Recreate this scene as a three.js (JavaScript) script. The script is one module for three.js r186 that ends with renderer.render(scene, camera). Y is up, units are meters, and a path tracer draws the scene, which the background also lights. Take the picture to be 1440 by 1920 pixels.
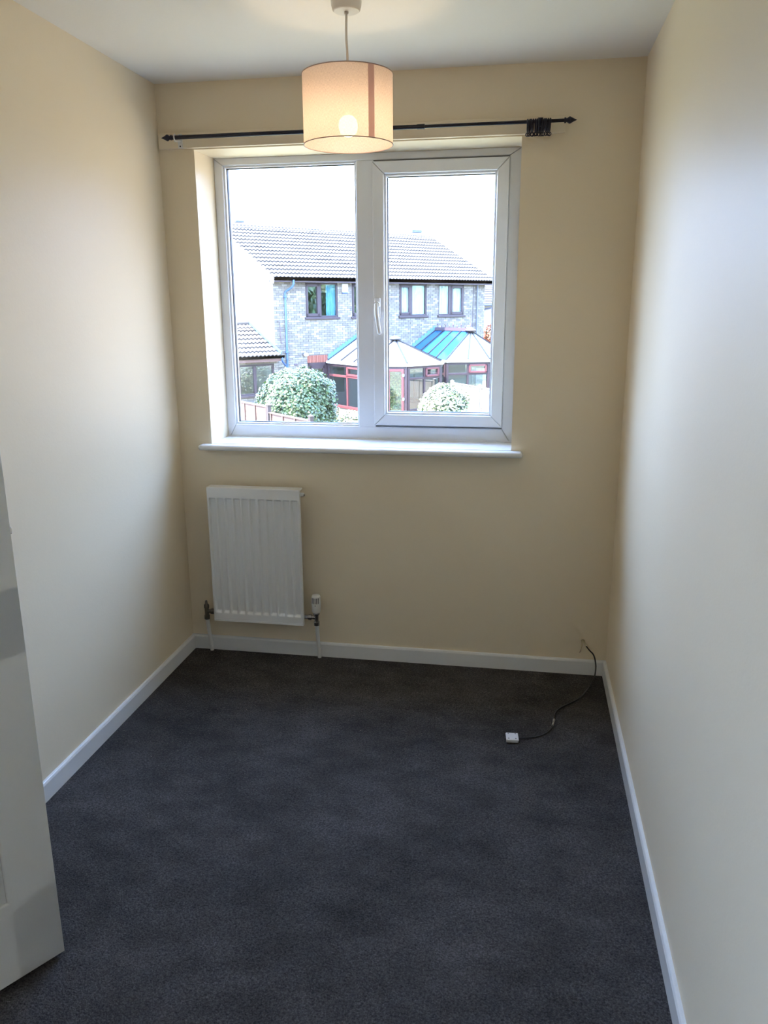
import * as THREE from 'three';
import { mergeGeometries } from 'three/addons/utils/BufferGeometryUtils.js';
import { RoundedBoxGeometry } from 'three/addons/geometries/RoundedBoxGeometry.js';
import { ImprovedNoise } from 'three/addons/math/ImprovedNoise.js';

// ---------------------------------------------------------------- camera, sky, sun, exposure
const scene = new THREE.Scene();
const camera = new THREE.PerspectiveCamera(2 * Math.atan(960 / 1489.11) * 180 / Math.PI, 1440 / 1920, 0.05, 400);
camera.position.set(1.4514, 1.5145, 3.1865);
camera.rotation.set(-0.2539, 0.174, -0.0063, 'YXZ');
scene.add(camera);

const renderer = new THREE.WebGLRenderer({ antialias: true });
renderer.toneMapping = THREE.LinearToneMapping;
renderer.toneMappingExposure = 3.7;
renderer.shadowMap.enabled = true;

{ // clear sky: bright haze at the horizon, bluer overhead, the same all the way round
  const w = 64, h = 64, d = new Float32Array(w * h * 4);
  for (let j = 0; j < h; j++) {
    const el = ((j + 0.5) / h - 0.5) * Math.PI, t = Math.pow(Math.max(0, Math.sin(el)), 0.55);
    for (let i = 0; i < w; i++) {
      const k = (j * w + i) * 4;
      d[k] = 2.9 + (2.3 - 2.9) * t; d[k + 1] = 3.92 + (3.7 - 3.92) * t; d[k + 2] = 5.8 + (6.8 - 5.8) * t; d[k + 3] = 1;
    }
  }
  const sky = new THREE.DataTexture(d, w, h, THREE.RGBAFormat, THREE.FloatType);
  sky.mapping = THREE.EquirectangularReflectionMapping; sky.magFilter = THREE.LinearFilter; sky.minFilter = THREE.LinearFilter; sky.needsUpdate = true;
  scene.background = sky;
}
const sun = new THREE.DirectionalLight(new THREE.Color().setRGB(1, 0.93, 0.82), 9);
sun.position.set(-0.79 * 40, 46, 0.63 * 40 - 20); sun.target.position.set(0, 0, -20); sun.castShadow = true;
sun.shadow.mapSize.set(4096, 4096); Object.assign(sun.shadow.camera, { left: -30, right: 30, top: 30, bottom: -30, near: 1, far: 150 });
scene.add(sun, sun.target);

// ---------------------------------------------------------------- helpers
let seed = 20240;
const rnd = () => { seed = (seed * 1664525 + 1013904223) >>> 0; return seed / 4294967296; };
const rr = (a, b) => a + (b - a) * rnd();
const noise = new ImprovedNoise();
const taken = {};
function numbered(n) { const k = taken[n] = (taken[n] ?? -1) + 1; return k ? n + '_' + String(k).padStart(3, '0') : n; }
const lin = (r, g, b) => new THREE.Color().setRGB(r, g, b);
function mat(c, roughness = 0.6, o = {}) { return new THREE.MeshPhysicalMaterial({ color: Array.isArray(c) ? lin(...c) : c, roughness, ...o }); }
function mesh(name, geo, m, parent, pos, rot) {
  const o = new THREE.Mesh(geo, m); o.name = parent ? name : numbered(name);
  o.castShadow = true; o.receiveShadow = true;
  if (pos) o.position.set(...pos); if (rot) o.rotation.set(...rot);
  (parent ?? scene).add(o); return o;
}
function tag(o, label, category, group, kind) {
  if (label) o.userData.label = label; if (category) o.userData.category = category;
  if (group) o.userData.group = group; if (kind) o.userData.kind = kind; return o;
}
function thing(name, label, category, pos = [0, 0, 0], turn = 0, group, kind) {
  const g = new THREE.Group(); g.name = numbered(name); g.position.set(...pos); g.rotation.y = turn; scene.add(g);
  return tag(g, label, category, group, kind);
}
// a box given by its corners
function bx(x0, x1, y0, y1, z0, z1, r = 0) {
  const w = x1 - x0, h = y1 - y0, d = z1 - z0;
  const g = r ? new RoundedBoxGeometry(w, h, d, 2, Math.min(r, w / 2.01, h / 2.01, d / 2.01)) : new THREE.BoxGeometry(w, h, d);
  return g.translate((x0 + x1) / 2, (y0 + y1) / 2, (z0 + z1) / 2);
}
function merge(list) {
  return mergeGeometries(list.map((g) => { const n = g.index ? g.toNonIndexed() : g; for (const k of Object.keys(n.attributes)) if (!['position', 'normal', 'uv'].includes(k)) n.deleteAttribute(k); return n; }));
}
// uv in metres, from the direction each face looks
function planar(g, s = 1) {
  const n = g.index ? g.toNonIndexed() : g; const p = n.attributes.position, m = n.attributes.normal, uv = new Float32Array(p.count * 2);
  for (let i = 0; i < p.count; i++) {
    const ax = Math.abs(m.getX(i)), ay = Math.abs(m.getY(i)), az = Math.abs(m.getZ(i));
    const [u, v] = ax >= ay && ax >= az ? [p.getZ(i), p.getY(i)] : ay >= az ? [p.getX(i), p.getZ(i)] : [p.getX(i), p.getY(i)];
    uv[2 * i] = u * s; uv[2 * i + 1] = v * s;
  }
  n.setAttribute('uv', new THREE.BufferAttribute(uv, 2)); return n;
}
const V = (x, y, z) => new THREE.Vector3(x, y, z);
function tube(pts, r, seg = 40, rad = 8, closed = false) { return new THREE.TubeGeometry(new THREE.CatmullRomCurve3(pts.map((p) => V(...p)), closed), seg, r, rad, closed); }
// a straight bar of rectangular section between two points
function bar(a, b, w, t) {
  const A = V(...a), B = V(...b), d = B.clone().sub(A), L = d.length(), g = new THREE.BoxGeometry(w, t, L);
  const q = new THREE.Matrix4().lookAt(A, B, V(0, 1, 0)); g.applyMatrix4(q); const c = A.add(B).multiplyScalar(0.5); return g.translate(c.x, c.y, c.z);
}
function rod(a, b, r, n = 12) {
  const A = V(...a), B = V(...b), d = B.clone().sub(A), g = new THREE.CylinderGeometry(r, r, d.length(), n);
  g.applyQuaternion(new THREE.Quaternion().setFromUnitVectors(V(0, 1, 0), d.clone().normalize())); const c = A.add(B).multiplyScalar(0.5); return g.translate(c.x, c.y, c.z);
}
function lathe(pts, n = 32) { return new THREE.LatheGeometry(pts.map((p) => new THREE.Vector2(...p)), n); }
function shape(pts) { const s = new THREE.Shape(); pts.forEach(([x, y], i) => i ? s.lineTo(x, y) : s.moveTo(x, y)); s.closePath(); return s; }
function prism(pts, depth, z = 0, bevel = 0) {
  const g = new THREE.ExtrudeGeometry(shape(pts), { depth: depth - 2 * bevel, bevelEnabled: bevel > 0, bevelSize: bevel, bevelThickness: bevel, bevelOffset: -bevel, bevelSegments: 2 }); return g.translate(0, 0, z + bevel);
}
// four mitred bars round an opening, each a mesh of its own
function ring(parent, name, x0, x1, y0, y1, ws, z0, z1, m, bevel = 0.003) {
  const [l, r, b, t] = Array.isArray(ws) ? ws : [ws, ws, ws, ws], e = 0.0004;
  const P = [[[x0, y0 + e], [x0 + l, y0 + b + e], [x0 + l, y1 - t - e], [x0, y1 - e]], [[x1, y0 + e], [x1, y1 - e], [x1 - r, y1 - t - e], [x1 - r, y0 + b + e]],
    [[x0 + e, y0], [x1 - e, y0], [x1 - r - e, y0 + b], [x0 + l + e, y0 + b]], [[x0 + e, y1], [x0 + l + e, y1 - t], [x1 - r - e, y1 - t], [x1 - e, y1]]];
  return P.map((p) => mesh(name, prism(p, z1 - z0, z0, bevel), m, parent));
}
function texture(n, f, srgb = false) { // f(x, y) -> [r, g, b] in 0..1
  const d = new Uint8Array(n * n * 4);
  for (let j = 0; j < n; j++) for (let i = 0; i < n; i++) { const c = f(i, j), k = (j * n + i) * 4; for (let q = 0; q < 3; q++) d[k + q] = Math.max(0, Math.min(255, c[q] * 255)); d[k + 3] = 255; }
  const t = new THREE.DataTexture(d, n, n, THREE.RGBAFormat); t.wrapS = t.wrapT = THREE.RepeatWrapping; t.magFilter = THREE.LinearFilter; t.minFilter = THREE.LinearMipmapLinearFilter; t.generateMipmaps = true;
  if (srgb) t.colorSpace = THREE.SRGBColorSpace; t.needsUpdate = true; return t;
}
const fbm = (x, y, z, o = 4) => { let s = 0, a = 0.5; for (let i = 0; i < o; i++) { s += a * noise.noise(x, y, z + i * 7.3); x *= 2.03; y *= 2.03; a *= 0.5; } return s; };

// ---------------------------------------------------------------- room materials
const W = 1.8338, H = 2.35, DEEP = 3.62;
const stipple = texture(512, (i, j) => { const v = 0.5 + 0.28 * noise.noise(i * 0.11, j * 0.11, 1.5) + 0.22 * noise.noise(i * 0.31, j * 0.31, 4.5); return [v, v, v]; });
stipple.repeat.set(2, 2);
const wallPaint = mat([0.855, 0.73, 0.53], 0.46, { bumpMap: stipple, bumpScale: 0.00025, specularIntensity: 0.8 });
const ceilingPaint = mat([0.88, 0.84, 0.76], 0.8, { bumpMap: stipple, bumpScale: 0.0003 });
const gloss = mat([0.8, 0.79, 0.76], 0.22);
const upvc = mat([0.8, 0.81, 0.83], 0.22);
const rubber = mat([0.015, 0.015, 0.017], 0.6);
const clear = mat([1, 1, 1], 0.0, { transmission: 1, thickness: 0, ior: 1.5 });
const carpetMap = texture(2048, (i, j) => {
  const x = i / 2048 * DEEP, y = j / 2048 * DEEP;
  const patch = 1 + 0.6 * fbm(x * 3.1, y * 2.2, 3.1, 3) + 0.5 * fbm(x * 8, y * 13, 8.2, 3);
  const g = Math.max(0, patch * (0.62 + 0.85 * rnd() * rnd() + 0.5 * noise.noise(i * 0.35, j * 0.35, 2.2)));
  return [0.31 * Math.sqrt(g), 0.3 * Math.sqrt(g), 0.3 * Math.sqrt(g)];
}, true);
const carpetBump = texture(1024, () => { const v = rnd(); return [v, v, v]; });
carpetBump.repeat.set(2, 2);
const carpet = mat([1, 1, 1], 0.97, { map: carpetMap, bumpMap: carpetBump, bumpScale: 0.002, sheen: 1, sheenRoughness: 0.35, sheenColor: lin(0.9, 0.78, 0.6), specularIntensity: 0.0 });

// ---------------------------------------------------------------- room shell
const WX0 = 0.1454, WX1 = 1.411, WY0 = 0.95, WY1 = 2.11; // window opening
const st = (o, label, cat) => tag(o, label, cat, null, 'structure');
{
  const g = new THREE.PlaneGeometry(W, DEEP).rotateX(-Math.PI / 2).translate(W / 2, 0, DEEP / 2), p = g.attributes.position, uv = g.attributes.uv;
  for (let i = 0; i < p.count; i++) uv.setXY(i, p.getX(i) / DEEP, p.getZ(i) / DEEP);
  const f = thing('floor', 'dark charcoal fitted carpet with mottled pile', 'floor', [0, 0, 0], 0, null, 'structure');
  mesh('carpet', g, carpet, f);
  mesh('floor_slab', bx(-0.02, W + 0.02, -0.2, -0.002, -0.02, DEEP + 0.02), mat([0.3, 0.25, 0.2], 0.9), f);
}
st(mesh('ceiling', planar(bx(-1.6, W + 0.12, H, H + 0.3, -0.3, DEEP + 0.12)), ceilingPaint), 'smooth white painted ceiling', 'ceiling');
{ // back wall with the window opening
  const s = shape([[-0.12, -0.2], [W + 0.12, -0.2], [W + 0.12, H], [-0.12, H]]), hole = new THREE.Path();
  hole.moveTo(WX0, WY0 - 0.024); hole.lineTo(WX0, WY1); hole.lineTo(WX1, WY1); hole.lineTo(WX1, WY0 - 0.024); hole.closePath(); s.holes.push(hole);
  const c = new THREE.Path(); c.absarc(1.7355, 0.147, 0.0085, 0, Math.PI * 2, true); s.holes.push(c);
  const back = st(mesh('wall_back', planar(new THREE.ExtrudeGeometry(s, { depth: 0.3, bevelEnabled: false, curveSegments: 8 }).translate(0, 0, -0.3)), wallPaint), 'cream painted end wall around the window', 'wall');
  mesh('masonry_core', bx(1.70, 1.77, 0.11, 0.18, -0.26, -0.05), mat([0.2, 0.15, 0.12], 0.95), back); // stops the cable hole short of outdoors
}
const DZ0 = 2.392, DZ1 = 3.17, DH = 2.0; // doorway in the left wall
st(mesh('wall_left', planar(merge([bx(-0.12, 0, -0.2, H, 0, DZ0), bx(-0.12, 0, DH, H, DZ0, DZ1), bx(-0.12, 0, -0.2, H, DZ1, DEEP)])), wallPaint), 'cream painted wall beside the radiator', 'wall');
st(mesh('wall_right', planar(bx(W, W + 0.12, -0.2, H, 0, DEEP)), wallPaint), 'cream painted wall beside the loose cable', 'wall');
st(mesh('wall_front', planar(bx(-0.12, W + 0.12, -0.2, H, DEEP, DEEP + 0.12)), wallPaint), 'cream painted wall facing the window', 'wall');
{ // landing beyond the doorway
  st(mesh('floor_landing', bx(-1.5, 0, -0.2, 0, DZ0 - 0.4, DEEP + 0.12), mat([0.04, 0.04, 0.045], 0.95)), 'dark carpet of the landing', 'floor');
  st(mesh('wall_landing', planar(merge([bx(-1.6, -1.5, -0.2, 0.9, DZ0 - 0.5, DEEP + 0.12), bx(-1.6, -1.5, 2.1, H, DZ0 - 0.5, DEEP + 0.12), bx(-1.6, -1.5, 0.9, 2.1, DZ0 - 0.5, 2.3), bx(-1.6, -1.5, 0.9, 2.1, 3.4, DEEP + 0.12), bx(-1.6, -0.12, -0.2, H, DZ0 - 0.5, DZ0 - 0.4), bx(-1.6, -0.12, -0.2, H, DEEP, DEEP + 0.12)])), wallPaint), 'cream painted landing walls', 'wall');
  const lw = thing('window_2', 'white framed landing window opposite the doorway', 'window', [-1.55, 0, 0], 0, null, 'structure');
  for (const g of [bx(-0.03, 0.03, 0.9, 0.95, 2.3, 3.4), bx(-0.03, 0.03, 2.05, 2.1, 2.3, 3.4), bx(-0.03, 0.03, 0.95, 2.05, 2.3, 2.35), bx(-0.03, 0.03, 0.95, 2.05, 3.35, 3.4), bx(-0.03, 0.03, 0.95, 2.05, 2.83, 2.87)]) mesh('frame_bar', g, upvc, lw);
  mesh('pane', bx(-0.003, 0.003, 0.94, 2.06, 2.34, 3.36), clear, lw);
  const t = thing('trim_1', 'white painted door lining around the doorway', 'door frame', [0, 0, 0], 0, null, 'structure');
  mesh('jamb', bx(-0.135, 0.016, 0, DH, DZ1 - 0.03, DZ1 + 0.04, 0.004), gloss, t); mesh('jamb', bx(-0.135, 0.012, 0, DH, DZ0 - 0.055, DZ0 - 0.004, 0.004), gloss, t); mesh('head', bx(-0.135, 0.016, DH - 0.03, DH + 0.05, DZ0 - 0.055, DZ1 + 0.04, 0.004), gloss, t);
}
// skirting: a flat board with an eased upper edge
function skirting(name, L, pos, turn, label) {
  const g = prism([[0, 0], [0.0125, 0], [0.0125, 0.058], [0.0095, 0.0645], [0.007, 0.0665], [0, 0.0665]], L);
  const o = mesh(name, g.rotateY(Math.PI / 2), gloss, null, pos, [0, turn, 0]); return st(o, label, 'skirting');
}
// profile x -> out of the wall; after the turn the board runs along +x
skirting('baseboard_back', W, [0, 0, 0], 0, 'white skirting board below the radiator and the cable');
skirting('baseboard_left', DZ0 - 0.055, [0, 0, DZ0 - 0.055], Math.PI / 2, 'white skirting board along the wall by the open door');
skirting('baseboard_right', DEEP, [W, 0, 0], -Math.PI / 2, 'long white skirting board along the wall by the loose cable');
for (const b of scene.children.filter((o) => /^baseboard/.test(o.name))) { // the extrusion's x (depth) ends up along -z: mirror it out of the wall
  b.geometry.scale(1, 1, -1); const ix = b.geometry; const p = ix.attributes.position; for (let i = 0; i < p.count; i += 3) for (const k of ['position', 'normal', 'uv']) { const a = ix.attributes[k], n = a.itemSize; for (let q = 0; q < n; q++) { const t = a.array[(i + 1) * n + q]; a.array[(i + 1) * n + q] = a.array[(i + 2) * n + q]; a.array[(i + 2) * n + q] = t; } }
}

// ---------------------------------------------------------------- window, sill, curtain batten
{
  const w = thing('window_1', 'white plastic casement window with a fixed light and an opening sash', 'window', [0, 0, 0], 0, null, 'structure');
  ring(w, 'frame_bar', WX0, WX1, WY0 - 0.02, WY1, [0.037, 0.046, 0.075, 0.028], -0.27, -0.2, upvc, 0.004);
  ring(w, 'rebate_bar', 0.816, 1.37, 0.998, 2.088, 0.022, -0.268, -0.235, upvc, 0.001);
  mesh('mullion', bx(0.748, 0.822, WY0 + 0.052, WY1 - 0.027, -0.268, -0.201, 0.004), upvc, w);
  ring(w, 'glazing_bead', 0.1815, 0.749, 1.004, 2.0825, 0.0085, -0.262, -0.21, upvc, 0.002);
  ring(w, 'gasket', 0.1895, 0.741, 1.012, 2.0745, 0.003, -0.245, -0.228, rubber, 0.0004);
  const s = tag(new THREE.Group(), 'opening sash with lever handle'); s.name = 'sash'; w.add(s);
  ring(s, 'sash_bar', 0.819, 1.365, 1.014, 2.075, 0.047, -0.262, -0.182, upvc, 0.005);
  ring(s, 'glazing_bead', 0.8655, 1.3185, 1.0605, 2.0285, 0.0085, -0.25, -0.197, upvc, 0.002);
  ring(s, 'gasket', 0.8735, 1.3105, 1.0685, 2.0205, 0.003, -0.238, -0.222, rubber, 0.0004);
  mesh('pane', bx(0.187, 0.7435, 1.0095, 2.077, -0.2385, -0.2345), clear, w); mesh('pane', bx(0.871, 1.313, 1.066, 2.023, -0.2325, -0.2285), clear, s);
  // lever handle hanging down on the sash stile
  const h = new THREE.Group(); h.name = 'handle'; h.position.set(0.839, 1.505, -0.182); w.add(h);
  mesh('backplate', new RoundedBoxGeometry(0.026, 0.085, 0.014, 3, 0.006).translate(0, 0, 0.007), upvc, h);
  mesh('boss', new THREE.CylinderGeometry(0.0125, 0.0135, 0.022, 24).rotateX(Math.PI / 2).translate(0, 0.014, 0.024), upvc, h);
  mesh('keyhole', new THREE.CylinderGeometry(0.004, 0.004, 0.003, 16).rotateX(Math.PI / 2).translate(0, 0.014, 0.0345), rubber, h);
  mesh('lever', merge([tube([[0, 0.014, 0.033], [0.001, -0.01, 0.04], [0.006, -0.05, 0.043], [0.013, -0.098, 0.041]], 0.0085, 24, 12), new THREE.SphereGeometry(0.0085, 16, 12).translate(0.013, -0.098, 0.041), new THREE.SphereGeometry(0.0105, 16, 12).translate(0, 0.014, 0.03)]), upvc, h);
}
{
  const t = thing('trim_2', 'white window sill board with a rounded nose', 'window sill', [0, 0, 0], 0, null, 'structure');
  mesh('sill_board', merge([bx(WX0 + 0.001, WX1 - 0.001, WY0 - 0.024, WY0, -0.199, 0.002), bx(0.1, 1.457, WY0 - 0.024, WY0, 0.001, 0.05, 0.0115)]), gloss, t);
  mesh('sealant_bead', rod([WX0 + 0.002, WY0 + 0.001, -0.198], [WX1 - 0.002, WY0 + 0.001, -0.198], 0.004, 8), upvc, t);
}
st(mesh('trim_3', planar(bx(0.008, 1.563, 2.114, 2.17, 0.0005, 0.02, 0.002)), wallPaint), 'cream painted wooden batten behind the curtain pole', 'batten');
{
  const ink = mat([0.006, 0.007, 0.02], 0.35, { metalness: 0.2 }), py = 2.143, pz = 0.07, white = mat([0.75, 0.74, 0.7], 0.5);
  const p = thing('curtain_pole', 'thin black metal curtain pole above the window', 'curtain pole', [0, py, pz]);
  mesh('outer_tube', rod([0.085, 0, 0], [1.06, 0, 0], 0.0075, 16), ink, p); mesh('inner_tube', rod([1.03, 0, 0], [1.56, 0, 0], 0.006, 16), ink, p);
  mesh('collar', rod([1.035, 0, 0], [1.062, 0, 0], 0.0088, 16), ink, p);
  for (const [x, s] of [[0.085, -1], [1.56, 1]]) { // spear finial
    const f = mesh('finial', lathe([[0.0001, 0], [0.0095, 0.001], [0.0095, 0.006], [0.006, 0.009], [0.012, 0.018], [0.0115, 0.022], [0.005, 0.034], [0.0008, 0.044]], 20), ink, p, [x - s * 0.004, 0, 0], [0, 0, -s * Math.PI / 2]); f.castShadow = true;
  }
  for (const x of [0.1, 1.475]) {
    const b = mesh('bracket', merge([bx(x - 0.009, x + 0.009, -0.03, 0.022, -0.05, -0.046), rod([x, -0.004, -0.048], [x, -0.012, 0], 0.004, 8), new THREE.TorusGeometry(0.0105, 0.0028, 8, 20).rotateY(Math.PI / 2).translate(x, 0, 0)]), x < 1 ? white : ink, p);
    for (const y of [0.015, -0.023]) mesh('screw', new THREE.SphereGeometry(0.003, 8, 6).translate(x, y, -0.046), ink, b);
  }
  for (let i = 0; i < 12; i++) { // rings pushed together at the bracket
    const x = 1.43 + i * 0.0066 + rr(-0.001, 0.001) + (i > 6 ? 0.005 : 0), a = rr(-0.35, 0.35);
    const r = thing('curtain_ring', 'small black metal curtain ring bunched at the bracket end of the pole', 'curtain ring', [x, py - 0.013, pz], 0, 'curtain rings on the pole'); r.rotation.set(a * 0.6, rr(-0.12, 0.12), rr(-0.1, 0.1));
    mesh('hoop', new THREE.TorusGeometry(0.0205, 0.0027, 8, 28).rotateY(Math.PI / 2), ink, r);
    mesh('eyelet', new THREE.TorusGeometry(0.0058, 0.0017, 6, 16).translate(0, -0.0285, 0), ink, r);
  }
}

// ---------------------------------------------------------------- pendant lamp
{
  const x = 0.918, z = 0.714, warm = lin(1, 0.77, 0.5);
  const p = thing('pendant_lamp', 'drum pendant lamp with a lit cream linen shade', 'lamp', [x, 0, z]);
  const white = mat([0.72, 0.68, 0.62], 0.4), brass = mat([0.35, 0.24, 0.2], 0.5);
  mesh('ceiling_rose', lathe([[0.0001, 2.32], [0.006, 2.3195], [0.034, 2.3195], [0.039, 2.323], [0.0425, 2.335], [0.044, H]], 40), white, p);
  mesh('cord_grip', lathe([[0.0032, 2.312], [0.006, 2.313], [0.0065, 2.32]], 20), white, p);
  mesh('cord', tube([[0, 2.318, 0], [-0.0015, 2.26, 0], [0.001, 2.2, 0], [0, 2.13, 0]], 0.0035, 24, 10), white, p);
  mesh('lamp_holder', lathe([[0.004, 2.142], [0.014, 2.135], [0.016, 2.1], [0.02, 2.095], [0.02, 2.075], [0.015, 2.073], [0.0001, 2.073]].reverse(), 24), white, p);
  const linenMap = texture(512, (i, j) => { const v = 0.9 + 0.1 * noise.noise(i * 0.9, j * 0.06, 2) + 0.1 * noise.noise(i * 0.06, j * 0.9, 5) + 0.05 * (rnd() - 0.5); return [v, v * 0.985, v * 0.97]; }, true);
  linenMap.repeat.set(4, 1);
  const linen = mat([0.86, 0.72, 0.63], 0.86, { map: linenMap, transmission: 0.6, thickness: 0, side: THREE.DoubleSide, specularIntensity: 0.1 });
  const R = 0.1305, y0 = 1.972, y1 = 2.159;
  const shade = mesh('shade', new THREE.CylinderGeometry(R, R, y1 - y0, 96, 1, true).translate(0, (y0 + y1) / 2, 0), linen, p);
  mesh('rim', new THREE.TorusGeometry(R, 0.0014, 8, 96).rotateX(Math.PI / 2).translate(0, y0, 0), brass, shade); mesh('rim', new THREE.TorusGeometry(R, 0.0014, 8, 96).rotateX(Math.PI / 2).translate(0, y1, 0), brass, shade);
  mesh('seam', new THREE.CylinderGeometry(R + 0.0006, R + 0.0006, y1 - y0 - 0.002, 8, 1, true, 0.66, 0.15).translate(0, (y0 + y1) / 2, 0), mat([0.62, 0.45, 0.42], 1, { transmission: 0.4, thickness: 0, side: THREE.DoubleSide, specularIntensity: 0.1 }), shade);
  const spider = [new THREE.TorusGeometry(0.022, 0.0016, 6, 24).rotateX(Math.PI / 2).translate(0, 2.098, 0)];
  for (let i = 0; i < 3; i++) { const a = i * 2.094 + 0.4; spider.push(tube([[0.022 * Math.cos(a), 2.098, 0.022 * Math.sin(a)], [0.08 * Math.cos(a), 2.11, 0.08 * Math.sin(a)], [R * Math.cos(a), y1 - 0.002, R * Math.sin(a)]], 0.0014, 12, 6)); }
  mesh('shade_carrier', merge(spider), white, p);
  mesh('bulb_cap', lathe([[0.0135, 2.05], [0.0135, 2.076]], 24), white, p);
  mesh('bulb', lathe([[0.0001, 1.993], [0.014, 1.9965], [0.0245, 2.006], [0.0285, 2.022], [0.0255, 2.038], [0.0175, 2.0475], [0.0001, 2.052]], 32), new THREE.MeshStandardMaterial({ color: 0xffffff, emissive: warm, emissiveIntensity: 3 }), p);
  const l = new THREE.PointLight(warm, 0.032, 0, 2); l.position.set(x, 2.022, z); l.shadow.radius = 1.4; l.castShadow = true; scene.add(l);
}

// ---------------------------------------------------------------- radiator and valves
{
  const enamel = mat([0.82, 0.81, 0.78], 0.3), chrome = mat([0.42, 0.42, 0.44], 0.25, { metalness: 1 }), pipeWhite = mat([0.78, 0.76, 0.71], 0.35), dark = mat([0.05, 0.05, 0.05], 0.5);
  const x0 = 0.145, x1 = 0.551, y0 = 0.175, y1 = 0.775, zf = 0.092;
  const r = thing('radiator', 'white fluted panel radiator below the window', 'radiator', [0, 0, 0]);
  const n = 11, pitch = (x1 - x0 - 0.046) / (n - 1), xs = [], ys = [], sm = (e0, e1, v) => { const t = Math.max(0, Math.min(1, (v - e0) / (e1 - e0))); return t * t * (3 - 2 * t); };
  xs.push(x0 + 0.003); for (let i = 0; i < n; i++) { const c = x0 + 0.023 + i * pitch; for (const d of [-0.0165, -0.0145, -0.0125, -0.0105, -0.009, 0, 0.009, 0.0105, 0.0125, 0.0145, 0.0165]) xs.push(c + d); } xs.push(x1 - 0.003);
  for (const v of [0.003, 0.036, 0.038, 0.0405, 0.043, 0.0455, 0.048, 0.05, 0.052, 0.3, 0.545, 0.55, 0.552, 0.5535, 0.555, 0.5565, 0.558, 0.56, 0.585, 0.597]) ys.push(y0 + v);
  const pos = [], idx = [];
  for (const y of ys) for (const x of xs) {
    let d = 0; for (let i = 0; i < n; i++) { const c = x0 + 0.023 + i * pitch; d = Math.max(d, 1 - sm(0.0095, 0.0155, Math.abs(x - c))); }
    d *= sm(y0 + 0.037, y0 + 0.0505, y) * (1 - sm(y0 + 0.551, y0 + 0.559, y)); pos.push(x, y, zf - 0.0105 * d);
  }
  const nx = xs.length; for (let j = 0; j < ys.length - 1; j++) for (let i = 0; i < nx - 1; i++) { const a = j * nx + i; idx.push(a, a + 1, a + nx, a + 1, a + nx + 1, a + nx); }
  const g = new THREE.BufferGeometry(); g.setAttribute('position', new THREE.Float32BufferAttribute(pos, 3)); g.setIndex(idx); g.computeVertexNormals();
  mesh('front_panel', g, enamel, r);
  mesh('body', bx(x0, x1, y0, y1, zf - 0.018, zf - 0.0108, 0.003), enamel, r);
  mesh('edge_frame', merge([bx(x0, x0 + 0.0035, y0, y1, zf - 0.014, zf, 0.0015), bx(x1 - 0.0035, x1, y0, y1, zf - 0.014, zf, 0.0015), bx(x0, x1, y0, y0 + 0.0035, zf - 0.014, zf + 0.001, 0.0015), rod([x0, y0 + 0.008, zf], [x1, y0 + 0.008, zf], 0.0012, 8)]), enamel, r);
  mesh('top_rail', bx(x0, x1, y1 - 0.005, y1 + 0.004, zf - 0.05, zf + 0.0005, 0.003), enamel, r);
  const fins = []; for (let i = 0; i < 12; i++) fins.push(bx(x0 + 0.02 + i * 0.0325, x0 + 0.0215 + i * 0.0325, y0 + 0.03, y1 - 0.006, zf - 0.046, zf - 0.016)); mesh('convector_fins', merge(fins), enamel, r);
  for (const x of [x0 + 0.08, x1 - 0.08]) mesh('wall_bracket', merge([bx(x - 0.012, x + 0.012, y0 + 0.06, y1 - 0.06, 0.0005, 0.004), bx(x - 0.012, x + 0.012, y0 + 0.09, y0 + 0.12, 0.003, zf - 0.016), bx(x - 0.012, x + 0.012, y1 - 0.12, y1 - 0.09, 0.003, zf - 0.016)]), enamel, r);
  const bleed = mesh('bleed_valve', rod([x1 - 0.003, y1 - 0.022, zf - 0.026], [x1 + 0.012, y1 - 0.022, zf - 0.026], 0.0085, 16), enamel, r); mesh('plug', rod([x1 + 0.011, y1 - 0.022, zf - 0.026], [x1 + 0.017, y1 - 0.022, zf - 0.026], 0.0045, 6), chrome, bleed);
  const zv = 0.055, yv = 0.203;
  mesh('radiator_tail', rod([x1 - 0.004, yv, zv], [x1 + 0.012, yv, zv], 0.0095, 12), chrome, r); mesh('radiator_tail', rod([x0 - 0.012, yv, zv], [x0 + 0.004, yv, zv], 0.0095, 12), chrome, r);
  // thermostatic valve
  const t = thing('thermostatic_valve', 'white thermostatic radiator valve with a slotted head on a chrome body', 'valve', [0.6, 0, zv]);
  mesh('pipe', rod([0, 0.001, -0.033], [0, 0.172, 0], 0.0085, 16), pipeWhite, t);
  mesh('valve_body', merge([lathe([[0.0001, 0.168], [0.0125, 0.168], [0.0125, 0.184], [0.0095, 0.187], [0.0095, 0.215], [0.0135, 0.218], [0.0135, 0.232], [0.0001, 0.232]], 20), rod([-0.037, yv, 0], [0, yv, 0], 0.0085, 14), rod([-0.036, yv, 0], [-0.022, yv, 0], 0.0125, 6)]), chrome, t);
  const head = mesh('thermostat_head', lathe([[0.0001, 0.229], [0.017, 0.229], [0.0195, 0.233], [0.0195, 0.262], [0.0205, 0.266], [0.0195, 0.298], [0.0165, 0.307], [0.0001, 0.309]], 28), pipeWhite, t);
  for (let k = 0; k < 5; k++) { const a = -0.7 + k * 0.36; mesh('slot', bx(-0.0014, 0.0014, 0.272, 0.298, 0.0185, 0.0207), dark, head, null, [0, a, 0]); }
  mesh('setting_mark', bx(-0.0014, 0.0014, 0.262, 0.2665, 0.019, 0.0212), dark, head, null, [0, 0.02, 0]);
  // lockshield valve, its cap missing
  const s = thing('lockshield_valve', 'tarnished lockshield radiator valve with a bare spindle', 'valve', [0.096, 0, zv]);
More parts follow.
